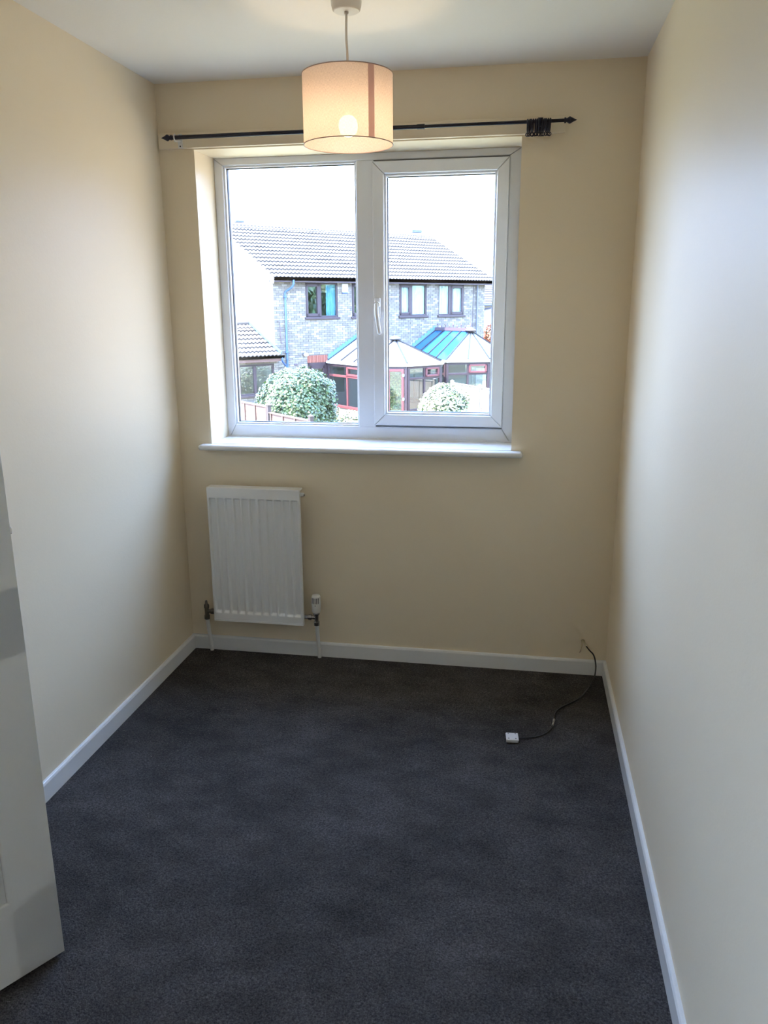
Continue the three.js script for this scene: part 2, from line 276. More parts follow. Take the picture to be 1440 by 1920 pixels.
  mesh('pipe', rod([0, 0.001, -0.033], [0, 0.172, 0], 0.0085, 16), pipeWhite, s);
  mesh('valve_body', merge([lathe([[0.0001, 0.166], [0.0125, 0.166], [0.0125, 0.182], [0.0095, 0.186], [0.0095, 0.216], [0.0115, 0.219], [0.0115, 0.232], [0.006, 0.237], [0.0045, 0.252], [0.0001, 0.253]], 18), rod([0, yv, 0], [0.037, yv, 0], 0.0085, 14), rod([0.02, yv, 0], [0.036, yv, 0], 0.0125, 6)]), mat([0.2, 0.19, 0.18], 0.35, { metalness: 0.9 }), s);
}

// ---------------------------------------------------------------- cables and junction box
{
  const black = mat([0.012, 0.012, 0.013], 0.45), ivory = mat([0.68, 0.58, 0.38], 0.6);
  const c = thing('aerial_cable', 'thin black cable curling from the wall onto the carpet', 'cable', [0, 0, 0]);
  mesh('sleeve', tube([[1.737, 0.147, -0.03], [1.737, 0.147, 0.0], [1.742, 0.143, 0.014], [1.7485, 0.1355, 0.024]], 0.0038, 16, 8), ivory, c);
  mesh('jacket', tube([[1.747, 0.137, 0.022], [1.762, 0.122, 0.034], [1.777, 0.108, 0.04], [1.788, 0.072, 0.052], [1.785, 0.034, 0.078], [1.765, 0.009, 0.125], [1.718, 0.005, 0.229], [1.689, 0.0045, 0.269], [1.657, 0.0045, 0.305], [1.628, 0.0045, 0.343], [1.614, 0.0045, 0.385], [1.61, 0.0045, 0.428]], 0.0031, 90, 8), black, c);
  mesh('plug_connector', merge([rod([1.61, 0.006, 0.426], [1.607, 0.006, 0.447], 0.0046, 12), rod([1.606, 0.006, 0.455], [1.603, 0.006, 0.471], 0.0042, 12), rod([1.607, 0.006, 0.447], [1.606, 0.006, 0.456], 0.0026, 8)]), mat([0.6, 0.6, 0.6], 0.3, { metalness: 0.9 }), c);
  mesh('flex', tube([[1.603, 0.005, 0.469], [1.597, 0.0045, 0.495], [1.575, 0.0045, 0.532], [1.548, 0.0045, 0.555], [1.513, 0.0045, 0.57], [1.477, 0.006, 0.58]], 0.0024, 50, 8), black, c);
  const k = thing('cable_stub', 'short ivory cable end poking from the hole in the wall', 'cable', [0, 0, 0]);
  mesh('sheath', tube([[1.7345, 0.144, -0.03], [1.7345, 0.144, 0.002], [1.731, 0.132, 0.014], [1.728, 0.118, 0.019]], 0.0036, 14, 8), ivory, k);
  mesh('core', tube([[1.728, 0.119, 0.019], [1.726, 0.109, 0.021], [1.7215, 0.1065, 0.024]], 0.0016, 10, 6), mat([0.25, 0.16, 0.1], 0.5), k);
  const j = thing('junction_box', 'small white cable junction box lying on the carpet', 'junction box', [1.457, 0, 0.586], 0.08);
  const w = mat([0.72, 0.72, 0.74], 0.4);
  mesh('base', new RoundedBoxGeometry(0.043, 0.009, 0.048, 2, 0.003).translate(0, 0.005, 0), w, j); mesh('lid', new RoundedBoxGeometry(0.045, 0.007, 0.05, 3, 0.003).translate(0, 0.0115, 0), w, j);
  for (const [a, b] of [[-0.013, -0.017], [0.012, -0.017], [-0.013, 0.016], [0.012, 0.016]]) mesh('screw', new THREE.CylinderGeometry(0.0026, 0.0026, 0.0012, 12).translate(a, 0.0152, b), mat([0.12, 0.12, 0.13], 0.5), j);
}

// ---------------------------------------------------------------- open door
{
  const d = thing('door_1', 'white panelled door standing open', 'door', [0.0215, 0.012, 2.3835], 58.4 * Math.PI / 180, null, 'structure');
  const w = 0.74, h = 1.97, t = 0.036, paint = gloss, rails = [[0, 0.2], [0.78, 0.93], [1.56, 1.66], [1.87, 1.97]];
  const wood = [bx(0, 0.105, 0, h, -t, 0), bx(w - 0.105, w, 0, h, -t, 0), bx(0.105, w - 0.105, 0, h, -t + 0.008, -0.008), bx(w / 2 - 0.05, w / 2 + 0.05, 0, h, -t, 0)];
  for (const [a, b] of rails) wood.push(bx(0, w, a, b, -t, 0));
  mesh('leaf', merge(wood), paint, d);
  for (const [xa, xb] of [[0.105, w / 2 - 0.05], [w / 2 + 0.05, w - 0.105]]) for (let i = 0; i < 3; i++) {
    const ya = rails[i][1], yb = rails[i + 1][0];
    for (const z of [-0.008, -t + 0.004]) mesh('raised_panel', prism([[xa + 0.022, ya + 0.022], [xb - 0.022, ya + 0.022], [xb - 0.022, yb - 0.022], [xa + 0.022, yb - 0.022]], 0.004, z, 0.0015), paint, d);
    mesh('moulding', merge([rod([xa, ya, -0.006], [xb, ya, -0.006], 0.006, 10), rod([xa, yb, -0.006], [xb, yb, -0.006], 0.006, 10), rod([xa, ya, -0.006], [xa, yb, -0.006], 0.006, 10), rod([xb, ya, -0.006], [xb, yb, -0.006], 0.006, 10)]), paint, d);
  }
  const metal = mat([0.7, 0.7, 0.7], 0.2, { metalness: 1 });
  mesh('latch_plate', bx(w - 0.001, w + 0.0012, 1.02, 1.085, -0.029, -0.007), metal, d); mesh('latch', bx(w, w + 0.009, 1.043, 1.058, -0.023, -0.013, 0.002), metal, d);
  for (const s of [1, -1]) { const z = s > 0 ? 0 : -t; const hd = mesh('handle', merge([new RoundedBoxGeometry(0.04, 0.15, 0.006, 2, 0.002).translate(w - 0.058, 1.03, z + s * 0.003), rod([w - 0.058, 1.05, z], [w - 0.058, 1.05, z + s * 0.05], 0.008, 12), tube([[w - 0.058, 1.05, z + s * 0.047], [w - 0.1, 1.052, z + s * 0.05], [w - 0.165, 1.048, z + s * 0.048]], 0.0085, 16, 10)]), metal, d); hd.userData.label = 'chrome lever handle'; }
  for (const y of [0.2, 1.0, 1.75]) mesh('hinge', rod([-0.004, y, 0.002], [-0.004, y + 0.09, 0.002], 0.005, 10), metal, d);
}
// ---------------------------------------------------------------- outdoors: a frame along the opposite house front (a along it, h up, b out towards us)
const TH = 47 * Math.PI / 180, GY = -2.55, OX = -6.999, OZ = -23.552;
const world = (a, h, b) => [OX + Math.cos(TH) * a + Math.sin(TH) * b, GY + h, OZ - Math.sin(TH) * a + Math.cos(TH) * b];
const ext = (name, label, category, a = 0, h = 0, b = 0, group, turn = 0) => thing(name, label, category, world(a, h, b), TH + turn, group);
const M = {
  mortar: mat([0.1, 0.095, 0.085], 0.95), render: mat([0.34, 0.31, 0.265], 0.95),
  brick: [mat([0.15, 0.126, 0.1], 0.9), mat([0.175, 0.152, 0.125], 0.9), mat([0.125, 0.107, 0.09], 0.9), mat([0.22, 0.197, 0.168], 0.9)],
  redBrick: [mat([0.17, 0.05, 0.03], 0.9), mat([0.2, 0.07, 0.045], 0.9)],
  tile: [mat([0.066, 0.057, 0.05], 0.85), mat([0.075, 0.064, 0.056], 0.85), mat([0.06, 0.052, 0.047], 0.85)],
  deck: mat([0.05, 0.045, 0.04], 0.95), brown: mat([0.035, 0.02, 0.024], 0.45), red: mat([0.12, 0.034, 0.036], 0.4), gutter: mat([0.04, 0.085, 0.22], 0.35), bar: mat([0.015, 0.013, 0.016], 0.5), greyPipe: mat([0.09, 0.09, 0.1], 0.5), pipe: mat([0.04, 0.085, 0.19], 0.4),
  fascia: mat([0.07, 0.05, 0.06], 0.6), white: mat([0.5, 0.5, 0.49], 0.5), lead: mat([0.07, 0.15, 0.22], 0.5), glass: mat([0.93, 0.97, 0.97], 0.0, { transmission: 1, thickness: 0, ior: 1.9 }),
  opal: mat([0.42, 0.42, 0.41], 0.5, { transmission: 0.4, thickness: 0 }), blueGlass: mat([0.02, 0.11, 0.28], 0.12, { transmission: 0.35, thickness: 0 }), paleGlass: mat([0.3, 0.4, 0.42], 0.25, { transmission: 0.35, thickness: 0 }),
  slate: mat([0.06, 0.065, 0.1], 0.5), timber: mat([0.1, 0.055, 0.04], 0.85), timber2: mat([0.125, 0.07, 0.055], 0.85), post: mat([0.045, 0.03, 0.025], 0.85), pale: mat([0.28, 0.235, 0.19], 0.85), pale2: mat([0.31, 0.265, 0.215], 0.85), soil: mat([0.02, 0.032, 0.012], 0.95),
};
{ // garden ground
  const map = texture(512, (i, j) => { const v = 0.75 + 0.4 * fbm(i * 0.03, j * 0.03, 2) + 0.3 * (rnd() - 0.5); return [0.62 * v, 0.6 * v, 0.45 * v]; }, true);
  const g = new THREE.PlaneGeometry(160, 160).rotateX(-Math.PI / 2).translate(0, GY, -40), uv = g.attributes.uv; for (let i = 0; i < uv.count; i++) uv.setXY(i, uv.getX(i) * 60, uv.getY(i) * 60);
  st(mesh('ground', g, mat([1, 1, 1], 0.95, { map })), 'pale sun bleached garden ground between the houses', 'ground');
}
// a run of wavy concrete tiles laid on a sloping deck; the deck's own x runs along the eaves, -z up the slope
const tileGeo = (() => {
  const n = 12, w = 0.3, L = 0.4, t = 0.03, pos = [], idx = [], y = (x) => 0.038 * (0.5 - 0.5 * Math.cos(4 * Math.PI * x / w));
  for (let i = 0; i <= n; i++) { const x = i / n * w; pos.push(x, y(x), -L, x, y(x) + 0.05, 0, x, y(x) + 0.05, 0, x, y(x) + 0.05 - t, 0); }
  for (let i = 0; i < n; i++) { const a = i * 4, c = a + 4; idx.push(a, a + 1, c, c, a + 1, c + 1, a + 2, a + 3, c + 2, c + 2, a + 3, c + 3); }
  const g = new THREE.BufferGeometry(); g.setAttribute('position', new THREE.Float32BufferAttribute(pos, 3)); g.setIndex(idx); g.computeVertexNormals(); g.setAttribute('uv', new THREE.BufferAttribute(new Float32Array(pos.length / 3 * 2), 2)); return g;
})();
function tileRoof(parent, a0, a1, eh, eb, rh, rb, singles, kind) {
  const sl = Math.hypot(rb - eb, rh - eh), al = Math.atan2(rh - eh, eb - rb);
  const deck = mesh('roof', bx(a0 + 0.02, a1 - 0.02, -0.09, -0.012, -sl, 0), M.deck, parent, [0, eh, eb], [al, 0, 0]); // lies under the tiles
  const cols = Math.round((a1 - a0) / 0.3), rows = Math.ceil(sl / 0.325), cells = [];
  for (let j = 0; j < rows; j++) for (let i = 0; i < cols; i++) { const s = Math.min(j * 0.325, sl - 0.36); cells.push([a0 + i * (a1 - a0) / cols, -s + 0.03, rr(-0.002, 0.002), Math.floor(rnd() * 3), i * 0.7 + j * 0.33]); }
  cells.sort((p, q) => p[4] - q[4]);
  const rest = [];
  cells.forEach(([a, z, y, k], i) => { if (i < singles) mesh('roof_tile', tileGeo, M.tile[k], deck, [a, y, z]); else rest.push(tileGeo.clone().translate(a, y, z)); });
  if (rest.length) tag(mesh('roof_tiles', merge(rest), M.tile[0], deck), null, null, null, 'stuff');
  return deck;
}
// a window in a wall that faces +b: frame, two lights with a mullion, sill
function houseWindow(parent, a0, a1, h0, h1, m0, m1, sashLeft, b = -0.07, depth = 0.06) {
  const f = 0.055, w = new THREE.Mesh(merge([bx(a0, a1, h0, h0 + f, b, b + depth, 0.008), bx(a0, a1, h1 - f, h1, b, b + depth, 0.008), bx(a0, a0 + f, h0, h1, b, b + depth, 0.008), bx(a1 - f, a1, h0, h1, b, b + depth, 0.008), bx(m0, m1, h0, h1, b, b + depth, 0.008)]), M.brown);
  w.name = 'window'; w.castShadow = w.receiveShadow = true; parent.add(w);
  const [sa, sb] = sashLeft ? [a0 + 0.03, m0 + 0.02] : [m1 - 0.02, a1 - 0.03];
  if (sashLeft !== null) for (const g of [bx(sa, sb, h0 + 0.03, h0 + 0.13, b + 0.02, b + depth + 0.015, 0.008), bx(sa, sb, h1 - 0.13, h1 - 0.03, b + 0.02, b + depth + 0.015, 0.008), bx(sa, sa + 0.08, h0 + 0.03, h1 - 0.03, b + 0.02, b + depth + 0.015, 0.008), bx(sb - 0.08, sb, h0 + 0.03, h1 - 0.03, b + 0.02, b + depth + 0.015, 0.008)]) mesh('sash_rail', g, M.brown, w);
  mesh('pane', bx(a0 + f - 0.01, m0 + 0.01, h0 + f - 0.01, h1 - f + 0.01, b + 0.02, b + 0.026), M.glass, w); mesh('pane', bx(m1 - 0.01, a1 - f + 0.01, h0 + f - 0.01, h1 - f + 0.01, b + 0.02, b + 0.026), M.glass, w);
  mesh('sill', bx(a0 - 0.05, a1 + 0.06, h0 - 0.07, h0 + 0.005, b - 0.02, 0.07, 0.01), M.brown, w);
  return w;
}
const brickGeo = new THREE.BoxGeometry(1, 0.065, 0.02);
// stretcher bond on a +b facing wall, bricks cut back at openings; the nearest are meshes of their own
function brickwork(parent, a0, a1, h0, h1, holes, singles, hide = () => false) {
  const cells = []; let c = 0;
  for (let h = h0; h + 0.065 <= h1 + 0.001; h += 0.075, c++) for (let x = a0 - (c % 2 ? 0.1125 : 0); x < a1; x += 0.225) {
    let s = [[Math.max(x, a0), Math.min(x + 0.215, a1)]];
    for (const [p, q, r, t] of holes) if (h + 0.065 > r && h < t) s = s.flatMap(([u, v]) => [[u, Math.min(v, p)], [Math.max(u, q), v]].filter(([m, n]) => n - m > 0.03));
    for (const [u, v] of s) if (v - u > 0.03 && !hide((u + v) / 2, h)) cells.push([(u + v) / 2, h + 0.0325, v - u, Math.floor(rnd() * 4), rr(-0.002, 0.002), (u + v) / 2 - 0.12 * h]);
  }
  cells.sort((p, q) => p[5] - q[5]);
  cells.slice(0, singles).forEach(([a, h, w, k, z]) => { mesh('brick', brickGeo, M.brick[k], parent, [a, h, -0.01 + z]).scale.x = w; });
  const rest = cells.slice(singles), im = new THREE.InstancedMesh(brickGeo, mat([1, 1, 1], 0.9), rest.length), m4 = new THREE.Matrix4();
  rest.forEach(([a, h, w, k, z], i) => { im.setMatrixAt(i, m4.makeScale(w, 1, 1).setPosition(a, h, -0.01 + z)); im.setColorAt(i, M.brick[k].color); });
  im.name = 'bricks'; im.castShadow = im.receiveShadow = true; parent.add(im); tag(im, null, null, null, 'stuff');
}
function holed(pts, holes, depth, z) {
  const s = shape(pts); for (const [a0, a1, h0, h1] of holes) { const p = new THREE.Path(); p.moveTo(a0, h0); p.lineTo(a0, h1); p.lineTo(a1, h1); p.lineTo(a1, h0); p.closePath(); s.holes.push(p); }
  return new THREE.ExtrudeGeometry(s, { depth, bevelEnabled: false }).translate(0, 0, z);
}
{ // ------------------------------------------------ the pair of houses opposite
  const o = ext('semi_detached_house', 'pale brick pair of houses with a wavy tiled roof opposite the window', 'house');
  const L = 9.87, wins = [[1.27, 2.62, 3.69, 4.86], [3.23, 4.58, 3.69, 4.86], [5.42, 6.77, 3.69, 4.86], [7.37, 8.71, 3.69, 4.86]], door = [1.27, 2.12, 0.02, 2.12], lintel = [1.27, 2.12, 2.12, 2.38];
  const front = mesh('front_wall', holed([[0, 0], [L, 0], [L, 4.9], [0, 4.9]], [...wins, door], 0.25, -0.263), M.mortar, o);
  brickwork(front, 0, L, 0.01, 4.9, [...wins, door, lintel], 300, (a, h) => h < 1.9 && a < 9.3 && !(a < 0.3));
  for (let i = 0; i < 11; i++) mesh('lintel_brick', bx(1.272 + i * 0.0771, 1.272 + i * 0.0771 + 0.068, 2.125, 2.375, -0.02, rr(0.002, 0.006)), M.redBrick[i % 2], o);
  const gab = [[0.25, 0], [8.1, 0], [8.1, 4.95], [4.2, 6.95], [0.25, 5.05]].map(([x, y]) => [x, y]);
  mesh('gable_wall', prism(gab, 0.25).rotateY(Math.PI / 2), M.render, o, [0, 0, 0.0]); mesh('gable_wall', prism(gab, 0.25).rotateY(Math.PI / 2), M.render, o, [L - 0.25, 0, 0]);
  mesh('back_wall', bx(0, L, 0, 4.95, -8.35, -8.1), M.render, o);
  const roof = tileRoof(o, -0.12, 10.3, 4.99, 0.3, 7.03, -4, 300);
  mesh('rear_roof', bx(-0.12, 10.3, -0.1, 0.02, 0, 4.85), M.tile[0], o, [0, 7.03, -4], [0.437, 0, 0]).rotation.set(Math.PI - 0.437 + Math.PI, 0, 0);
  o.children[o.children.length - 1].geometry.scale(1, 1, -1); // falls away behind the ridge
  for (let i = 0; i < 23; i++) mesh('ridge_tile', new THREE.CylinderGeometry(0.13, 0.13, 0.44, 10, 1, false, 0, Math.PI).rotateZ(Math.PI / 2).rotateX(Math.PI).translate(-0.1 + 0.225 + i * 0.4535, 7.03 + (i % 2) * 0.006, -4), M.tile[i % 3], o);
  mesh('ridge_vent', bx(9.2, 9.75, 7.14, 7.27, -4.12, -3.88, 0.02), M.slate, o); mesh('ridge_vent', bx(0.75, 1.1, 7.12, 7.2, -4.1, -3.9, 0.02), M.slate, o);
  mesh('bargeboard', bar([-0.11, 4.9, 0.28], [-0.11, 6.95, -4.02], 0.03, 0.2), M.white, o); mesh('bargeboard', bar([10.28, 4.9, 0.28], [10.28, 6.95, -4.02], 0.03, 0.2), M.white, o);
  mesh('soffit', bx(-0.1, 10.28, 4.865, 4.885, -0.02, 0.25), M.fascia, o); mesh('fascia', bx(-0.1, 10.28, 4.865, 4.99, 0.24, 0.265), M.fascia, o);
  mesh('gutter', prism([[0, 0.04], [0.012, -0.04], [0.05, -0.07], [0.09, -0.04], [0.105, 0.04]], 10.4).rotateY(Math.PI / 2).scale(1, 1, -1).translate(-0.12, 4.985, 0.267), M.gutter, o);
  const dp = mesh('downpipe', merge([tube([[0.62, 4.94, 0.32], [0.62, 4.8, 0.31], [0.58, 4.7, 0.26], [0.46, 4.56, 0.07], [0.43, 4.5, 0.05], [0.43, 4.4, 0.05]], 0.036, 30, 10), rod([0.43, 4.42, 0.05], [0.43, 0, 0.05], 0.036, 12)]), M.pipe, o);
  for (const h of [4.36, 2.5, 1.2]) mesh('pipe_collar', bx(0.375, 0.485, h, h + 0.05, 0, 0.1, 0.01), M.gutter, dp);
  mesh('downpipe', rod([9.4, 4.9, 0.06], [9.4, 0, 0.06], 0.034, 12), M.greyPipe, o);
  mesh('overflow_pipe', tube([[0.1, 3.58, 0.02], [0.17, 3.57, 0.03], [0.2, 3.4, 0.03], [0.23, 2.85, 0.03], [0.25, 2.82, 0.03], [0.28, 2.86, 0.03]], 0.011, 30, 8), M.fascia, o);
  houseWindow(o, ...wins[0], 1.82, 1.93, true); houseWindow(o, ...wins[1], 3.78, 3.89, true); houseWindow(o, ...wins[2], 5.94, 6.06, true); houseWindow(o, ...wins[3], 7.92, 8.06, false);
  const d = mesh('back_door', merge([bx(1.27, 1.36, 0, 2.12, -0.07, -0.01), bx(2.03, 2.12, 0, 2.12, -0.07, -0.01), bx(1.27, 2.12, 2.02, 2.12, -0.07, -0.01), bx(1.36, 2.03, 0, 1.0, -0.06, -0.02), bx(1.36, 1.46, 0, 2.02, -0.06, -0.015), bx(1.93, 2.03, 0, 2.02, -0.06, -0.015), bx(1.36, 2.03, 1.9, 2.02, -0.06, -0.015)]), M.brown, o); mesh('pane', bx(1.45, 1.94, 1.0, 1.91, -0.045, -0.04), M.glass, d);
  mesh('wall_vent', bx(0.72, 0.86, 2.06, 2.13, 0, 0.02, 0.005), M.fascia, o);
  mesh('cable_conduit', rod([9.22, 4.9, 0.015], [9.22, 0, 0.015], 0.012, 8), M.fascia, o);
}
{ // things fixed to or hanging in the house
  const al = ext('alarm_box', 'white burglar alarm box under the eaves of the brick house', 'alarm box', 2.79, 4.5, 0.002); mesh('cover', new RoundedBoxGeometry(0.24, 0.3, 0.07, 3, 0.02).translate(0.12, 0.19, 0.036), M.white, al); mesh('strobe', bx(0.01, 0.23, 0, 0.05, 0.002, 0.06, 0.01), M.gutter, al);
  const wl = ext('wall_light', 'small round security light on the brick wall by the door', 'wall light', 1.14, 2.44, 0.001); mesh('mount', bx(-0.05, 0.05, -0.05, 0.05, 0, 0.05, 0.01), M.slate, wl); mesh('lamp_head', new THREE.SphereGeometry(0.08, 16, 12).scale(1.2, 0.9, 1).translate(0.02, -0.02, 0.11), M.white, wl);
  const folds = (w, h, n, amp) => { const g = new THREE.PlaneGeometry(w, h, n * 6, 1), p = g.attributes.position; for (let i = 0; i < p.count; i++) p.setZ(i, amp * Math.sin(p.getX(i) / w * n * Math.PI * 2) + amp * 0.4 * Math.sin(p.getX(i) / w * n * 3.1)); g.computeVertexNormals(); return g; };
  const net = mat([0.6, 0.62, 0.62], 1, { transmission: 0.15, thickness: 0, side: THREE.DoubleSide }), teal = mat([0.1, 0.24, 0.3], 1, { side: THREE.DoubleSide });
  const cur = (label, m, a0, a1, n) => { const t = ext('window_curtain', label, 'curtain', (a0 + a1) / 2, 4.25, -0.11); mesh('drape', folds(a1 - a0, 1.12, n, 0.02), m, t); mesh('rail', bx((a0 - a1) / 2, (a1 - a0) / 2, 0.55, 0.57, -0.02, 0.02), M.white, t); };
  cur('turquoise curtain gathered at one side of the upstairs window by the downpipe', teal, 2.18, 2.58, 4); cur('white net curtain in the upstairs window above the white roofed conservatory', net, 5.5, 6.72, 12); cur('white net curtain in the upstairs window above the blue conservatory roof', net, 7.42, 8.66, 12);
}
{ // ------------------------------------------------ single-storey extension against the gable
  const o = ext('house_extension', 'single storey extension with a wavy tiled roof against the bright gable', 'extension'), win = [-1.5, -0.16, 1.16, 2.17];
  const fw = mesh('front_wall', holed([[-3.4, 0], [-0.01, 0], [-0.01, 2.4], [-3.4, 2.4]], [win], 0.2, -0.063), M.mortar, o); fw.position.z = 0.0;
  const g = new THREE.Group(); g.name = 'brick_face'; g.position.z = 0.15; o.add(g); brickwork(g, -1.9, -0.01, 1.0, 2.4, [win], 300);
  mesh('side_wall', bx(-3.4, -3.2, 0, 2.4, -3.9, -0.06), M.render, o); mesh('back_wall', bx(-3.4, -0.01, 0, 2.4, -4.0, -3.85), M.render, o);
  tileRoof(o, -3.6, -0.005, 2.44, 0.42, 3.45, -1.9, 120);
  mesh('fascia', bx(-3.6, 0, 2.26, 2.42, 0.33, 0.36), M.timber2, o); mesh('soffit', bx(-3.6, 0, 2.26, 2.275, 0.13, 0.35), M.timber2, o);
  mesh('gutter', prism([[0, 0.035], [0.01, -0.03], [0.045, -0.055], [0.08, -0.03], [0.09, 0.035]], 3.7).rotateY(Math.PI / 2).scale(1, 1, -1).translate(-3.6, 2.425, 0.362), M.gutter, o);
  mesh('downpipe', tube([[0.03, 2.41, 0.4], [0.03, 2.3, 0.4], [0.06, 2.25, 0.36], [0.36, 2.05, 0.1], [0.4, 2.0, 0.1]], 0.033, 24, 10), M.gutter, o);
  mesh('roof_flashing', bar([0.0, 2.53, 0.4], [0.0, 3.55, -1.9], 0.02, 0.12), M.lead, o); mesh('ridge', rod([-3.6, 3.48, -1.9], [0, 3.48, -1.9], 0.1, 10), M.tile[1], o);
  mesh('rear_roof', bar([-1.8, 3.44, -1.9], [-1.8, 2.4, -4], 3.6, 0.06), M.tile[0], o);
  const w = new THREE.Group(); w.position.z = 0.15; w.name = 'window_bay'; o.add(w); houseWindow(w, ...win, -0.95, -0.84, null);
}
// ------------------------------------------------ conservatories
function conservatory(label, poly, eh, ridge, opts) {
  const o = ext('conservatory', label, 'conservatory'), [ra, rh, rb] = ridge, n = poly.length, barM = opts.bar, P = (i) => [poly[i][0], eh, poly[i][1]], R0 = [ra, rh, 0.02], R1 = [ra, rh, rb];
  const pane = (pts, m) => { // a thin solid sheet
    const c = pts.map((p) => V(...p)), nrm = c[1].clone().sub(c[0]).cross(c[2].clone().sub(c[0])).normalize().multiplyScalar(0.012), pos = [], idx = []; if (nrm.y < 0) nrm.negate();
    for (const p of c) pos.push(p.x, p.y, p.z); for (const p of c) pos.push(p.x + nrm.x, p.y + nrm.y, p.z + nrm.z); const k = c.length;
    for (let i = 1; i < k - 1; i++) idx.push(0, i, i + 1, k, k + i + 1, k + i); for (let i = 0; i < k; i++) { const j = (i + 1) % k; idx.push(i, k + i, j, j, k + i, k + j); }
    const g = new THREE.BufferGeometry(); g.setAttribute('position', new THREE.Float32BufferAttribute(pos, 3)); g.setIndex(idx); const f = g.toNonIndexed(); f.computeVertexNormals(); mesh('roof_pane', f, m, o);
  };
  const mix = (p, q, t) => p.map((v, i) => v + (q[i] - v) * t), gb = (p, q, w = 0.05) => mesh('glazing_bar', bar([p[0], p[1] + 0.03, p[2]], [q[0], q[1] + 0.03, q[2]], w, 0.04), barM, o);
  // side slopes
  for (const [e0, e1, m] of [[P(0), P(1), opts.side], [P(n - 1), P(n - 2), opts.front]]) for (let i = 0; i < opts.n; i++) { const t0 = i / opts.n, t1 = (i + 1) / opts.n; pane([mix(e0, e1, t0), mix(e0, e1, t1), mix(R0, R1, t1), mix(R0, R1, t0)], m); gb(mix(e0, e1, t1), mix(R0, R1, t1)); if (!i) gb(mix(e0, e1, 0), R0, 0.04); }
  for (let i = 1; i < n - 2; i++) { const k = opts.split?.[i] ?? 1; for (let q = 0; q < k; q++) { pane([mix(P(i), P(i + 1), q / k), mix(P(i), P(i + 1), (q + 1) / k), R1], opts.front); gb(mix(P(i), P(i + 1), (q + 1) / k), R1); } }
  mesh('ridge', bar([ra, rh + 0.06, 0], [ra, rh + 0.06, rb + 0.1], 0.14, 0.12), opts.ridge, o);
  mesh('ridge_boss', lathe([[0.0001, 0.16], [0.06, 0.14], [0.2, 0.06], [0.22, 0.0], [0.0001, 0]].reverse(), 12).translate(ra, rh, rb), opts.ridge, o);
  mesh('finial', lathe([[0.0001, 0], [0.035, 0], [0.02, 0.06], [0.035, 0.1], [0.015, 0.16], [0.012, 0.3], [0.0001, 0.42]], 10).translate(ra, rh + 0.13, rb), opts.ridge, o);
  for (let i = 0; i < opts.crest; i++) { const z = 0.12 + i * (rb - 0.2) / opts.crest; mesh('cresting', i % 2 ? lathe([[0.0001, 0], [0.018, 0], [0.03, 0.06], [0.0001, 0.1]], 8).translate(ra, rh + 0.12, z) : merge([lathe([[0.0001, 0], [0.02, 0], [0.012, 0.07], [0.05, 0.1], [0.012, 0.14], [0.0001, 0.2]], 8).translate(ra, rh + 0.12, z)]), M.fascia, o); }
  // stepped lead flashing where the roof meets the brick
  const steps = 11; for (const s of opts.flash) for (let i = 0; i < steps; i++) { const e = s < 0 ? P(0) : P(n - 1), p = mix(e, R0, i / steps), q = mix(e, R0, (i + 1) / steps); mesh('flashing_step', prism([[p[0], p[1] - 0.02], [q[0], q[1] - 0.02], [q[0], q[1] + 0.17], [p[0], q[1] + 0.17]], 0.012, 0.004), M.lead, o); }
  // eaves gutter, walls of posts, rails and panes on a dwarf wall
  for (let i = 0; i < n - 1; i++) {
    const [ax, az] = poly[i], [cx, cz] = poly[i + 1], L = Math.hypot(cx - ax, cz - az), tn = Math.atan2(-(cz - az), cx - ax), f = new THREE.Group(); f.name = 'wall_frame'; f.position.set(ax, 0, az); f.rotation.y = tn; o.add(f);
    mesh('gutter', bx(-0.02, L + 0.02, eh - 0.09, eh + 0.0, -0.02, 0.09, 0.02), opts.gutter, f); mesh('head_beam', bx(0, L, eh - 0.17, eh - 0.06, -0.05, 0.03), M.brown, f);
    const c = opts.walls[i]; if (!c) continue;
    const fm = c.m ?? M.brown, z0 = -0.04, z1 = 0.03, top = eh - 0.16;
    mesh('post', bx(0, 0.09, 0, top, z0, z1 + 0.01, 0.01), M.brown, f); mesh('post', bx(L - 0.09, L, 0, top, z0, z1 + 0.01, 0.01), M.brown, f);
    if (c.door) {
      const [d0, d1] = [0.1, L - 0.1], k = 2; for (let q = 0; q < k; q++) { const s0 = d0 + (d1 - d0) * q / k, s1 = d0 + (d1 - d0) * (q + 1) / k; for (const g of [bx(s0, s0 + 0.09, 0.05, top, z0, z1 + 0.02, 0.01), bx(s1 - 0.09, s1 - 0.005, 0.05, top, z0, z1 + 0.02, 0.01), bx(s0, s1 - 0.005, top - 0.09, top, z0, z1 + 0.015, 0.01), bx(s0, s1 - 0.005, 0.05, 0.25, z0, z1 + 0.015, 0.01)]) mesh('door_rail', g, M.red, f); mesh('door_pane', bx(s0 + 0.08, s1 - 0.08, 0.24, top - 0.08, -0.005, 0.003), M.glass, f); }
      for (const y of [1.75, 0.95]) mesh('door_hinge', bx(L - 0.16, L - 0.09, y, y + 0.09, z1 + 0.01, z1 + 0.05, 0.01), M.white, f);
    } else {
      const s0 = 0.08, s1 = L - 0.08, k = c.k, sillH = c.sill ?? 0.58, tr = eh - 0.5;
      mesh('sill_rail', bx(s0, s1, sillH - 0.03, sillH + 0.06, z0, z1 + 0.03, 0.01), fm, f); mesh('transom', bx(s0, s1, tr - 0.04, tr + 0.04, z0, z1, 0.01), fm, f);
      for (let q = 1; q < k; q++) mesh('mullion', bx(s0 + (s1 - s0) * q / k - 0.035, s0 + (s1 - s0) * q / k + 0.035, sillH, top, z0, z1, 0.01), fm, f);
